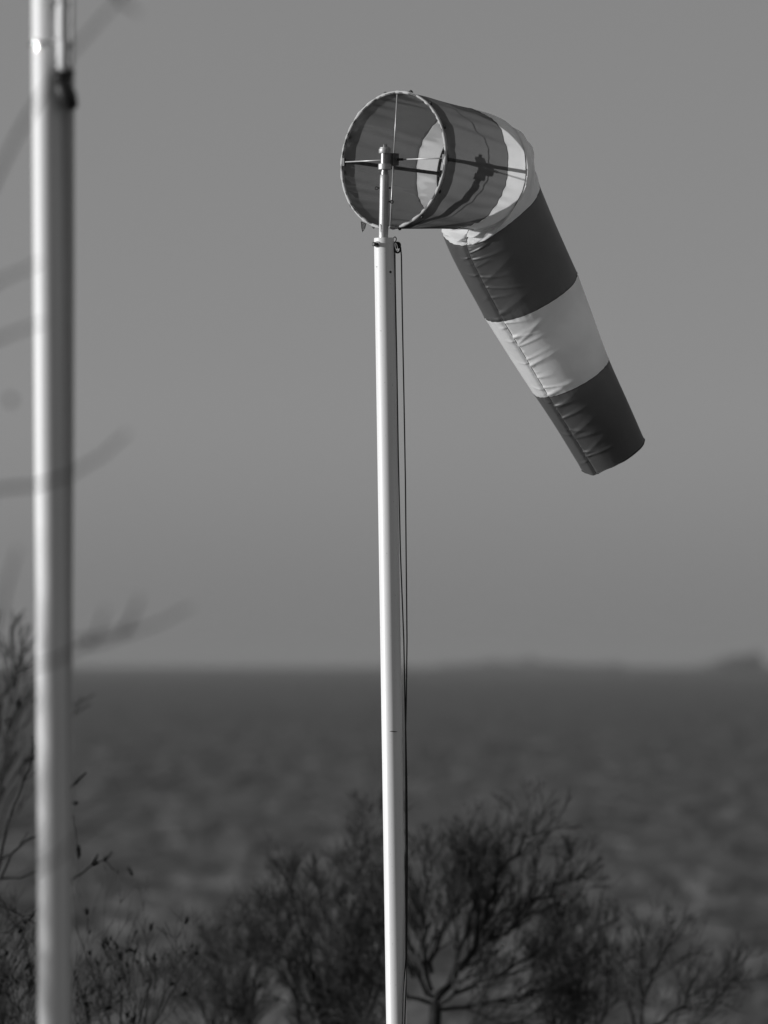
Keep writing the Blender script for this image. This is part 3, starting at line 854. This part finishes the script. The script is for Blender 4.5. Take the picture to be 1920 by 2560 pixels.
branches('leaning_shrub', 'open bare shrub reaching in from the left edge behind the flag mast', 20.9,
    [([(-40, 2420), (-25, 2250), (5, 2120), (22, 2050), (45, 1990), (80, 1900), (95, 1850)], 4.5),
     ([(-40, 2420), (-60, 2150), (-20, 2000), (15, 1930), (40, 1880)], 4),
     ([(0, 2200), (25, 2140), (60, 2105), (110, 2080), (150, 2060)], 4),
     ([(-30, 2220), (0, 2195), (50, 2195), (110, 2170)], 3.5),
     ([(0, 2150), (35, 2130), (70, 2080)], 3),
     ([(45, 1990), (60, 1950), (85, 1935), (110, 1900)], 2.5),
     ([(-20, 2330), (20, 2330), (60, 2300), (110, 2260)], 3.5),
     ([(-10, 2260), (30, 2275), (90, 2310), (130, 2350)], 3),
     ([(80, 1900), (84, 1870), (80, 1840)], 4),
     ([(150, 2060), (185, 2040), (192, 2120)], 3),
     ([(110, 2230), (180, 2200), (235, 2160), (262, 2150), (285, 2175)], 3),
     ([(235, 2160), (245, 2135)], 5), ([(262, 2150), (280, 2130)], 5),
     ([(170, 1975), (195, 1950), (215, 1932)], 5),
     ([(60, 2300), (80, 2290), (90, 2270)], 6)],
    -40, buds=[(22, 1806, 11, 13), (46, 1762, 8, 14), (84, 1880, 6, 22), (188, 2008, 7, 5), (196, 2130, 6, 18), (70, 2295, 8, 8)])
shrub('leaning_shrub', 'blurred dark twigs at the left edge level with the horizon, beside the flag mast', 18.5, -260,
      [(-260, -50, 1760, .012, 0), (-250, -110, 1820, .011, .1), (-270, -170, 1740, .012, 0), (-260, -60, 1860, .010, -.1), (-240, -130, 1700, .010, 0),
       (-260, -60, 2000, .010, .1),
       ([(-200, 2700), (-140, 2200), (-60, 1940), (-15, 1820), (15, 1740), (34, 1700)], .012),
       ([(-200, 2700), (-120, 2300), (-40, 2090), (0, 1970), (15, 1860), (25, 1800)], .011)],
      91, 0, density=0.55, twig_r=0.0024, spread=0.3, hk=0.58, nk=1)
shrub('shading_shrub', 'tall bare shrub beyond the left edge, its twigs throw the dapples on the flag mast', 16.3, -5000,
      [(-5000, -5050, 1500, .016, 0), (-4990, -4700, 1520, .014, .1), (-5010, -5300, 1560, .014, 0), (-5000, -4850, 1650, .014, -.1), (-5000, -5150, 1700, .012, 0), (-5000, -4950, 1600, .014, .2)],
      95, 0, density=0.95, twig_r=0.0030, hk=0.80)
branches('near_shrub', 'nearest bare twigs at the left, blurred to faint grey streaks', 11.9,
    [([(-300, 1500), (-120, 700), (0, 425), (80, 275), (170, 140), (250, 50), (330, -40)], 6.5),
     ([(270, -40), (300, 0), (345, 32)], 7),
     ([(-250, 1300), (-100, 780), (0, 700), (50, 680), (100, 655)], 6.5),
     ([(-250, 1300), (-80, 880), (0, 845), (60, 822), (110, 805)], 6.5),
     ([(-250, 1500), (-80, 1230), (0, 1222), (90, 1215), (180, 1185), (260, 1135), (320, 1082)], 7),
     ([(-40, 1850), (-20, 1600), (20, 1450), (45, 1370)], 6.5),
     ([(-250, 1800), (0, 1700), (190, 1625), (300, 1590), (380, 1565), (480, 1515)], 6.5),
     ([(210, 1615), (240, 1590), (265, 1520)], 6.5),
     ([(300, 1590), (330, 1545), (350, 1490)], 6.5),
     ([(180, 1600), (250, 1590), (330, 1570)], 5.5),
     ([(-250, 2500), (0, 2250), (180, 2110), (260, 2040), (420, 1950), (560, 1870)], 5.5)],
    -300, buds=[(27, 1000, 9, 11)])


# ------------------------------------------------------------------ thin haze over the field
def haze():
    x0, x1, y0, y1, z0, z1 = -3200, 3200, -500, 7200, -4.8, 22.0
    V = [(x, y, z) for x in (x0, x1) for y in (y0, y1) for z in (z0, z1)]
    F = [(0, 1, 3, 2), (4, 6, 7, 5), (0, 4, 5, 1), (2, 3, 7, 6), (0, 2, 6, 4), (1, 5, 7, 3)]
    m = bpy.data.materials.new('haze'); m.use_nodes = True
    t = m.node_tree; t.nodes.clear()
    o_ = t.nodes.new('ShaderNodeOutputMaterial'); pv = t.nodes.new('ShaderNodeVolumePrincipled')
    pv.inputs['Color'].default_value = grey(0.50); pv.inputs['Density'].default_value = 1.1e-4
    t.links.new(pv.outputs[0], o_.inputs['Volume'])
    o = mesh_obj('haze', V, F, m, None, False); o['kind'] = 'stuff'
haze()
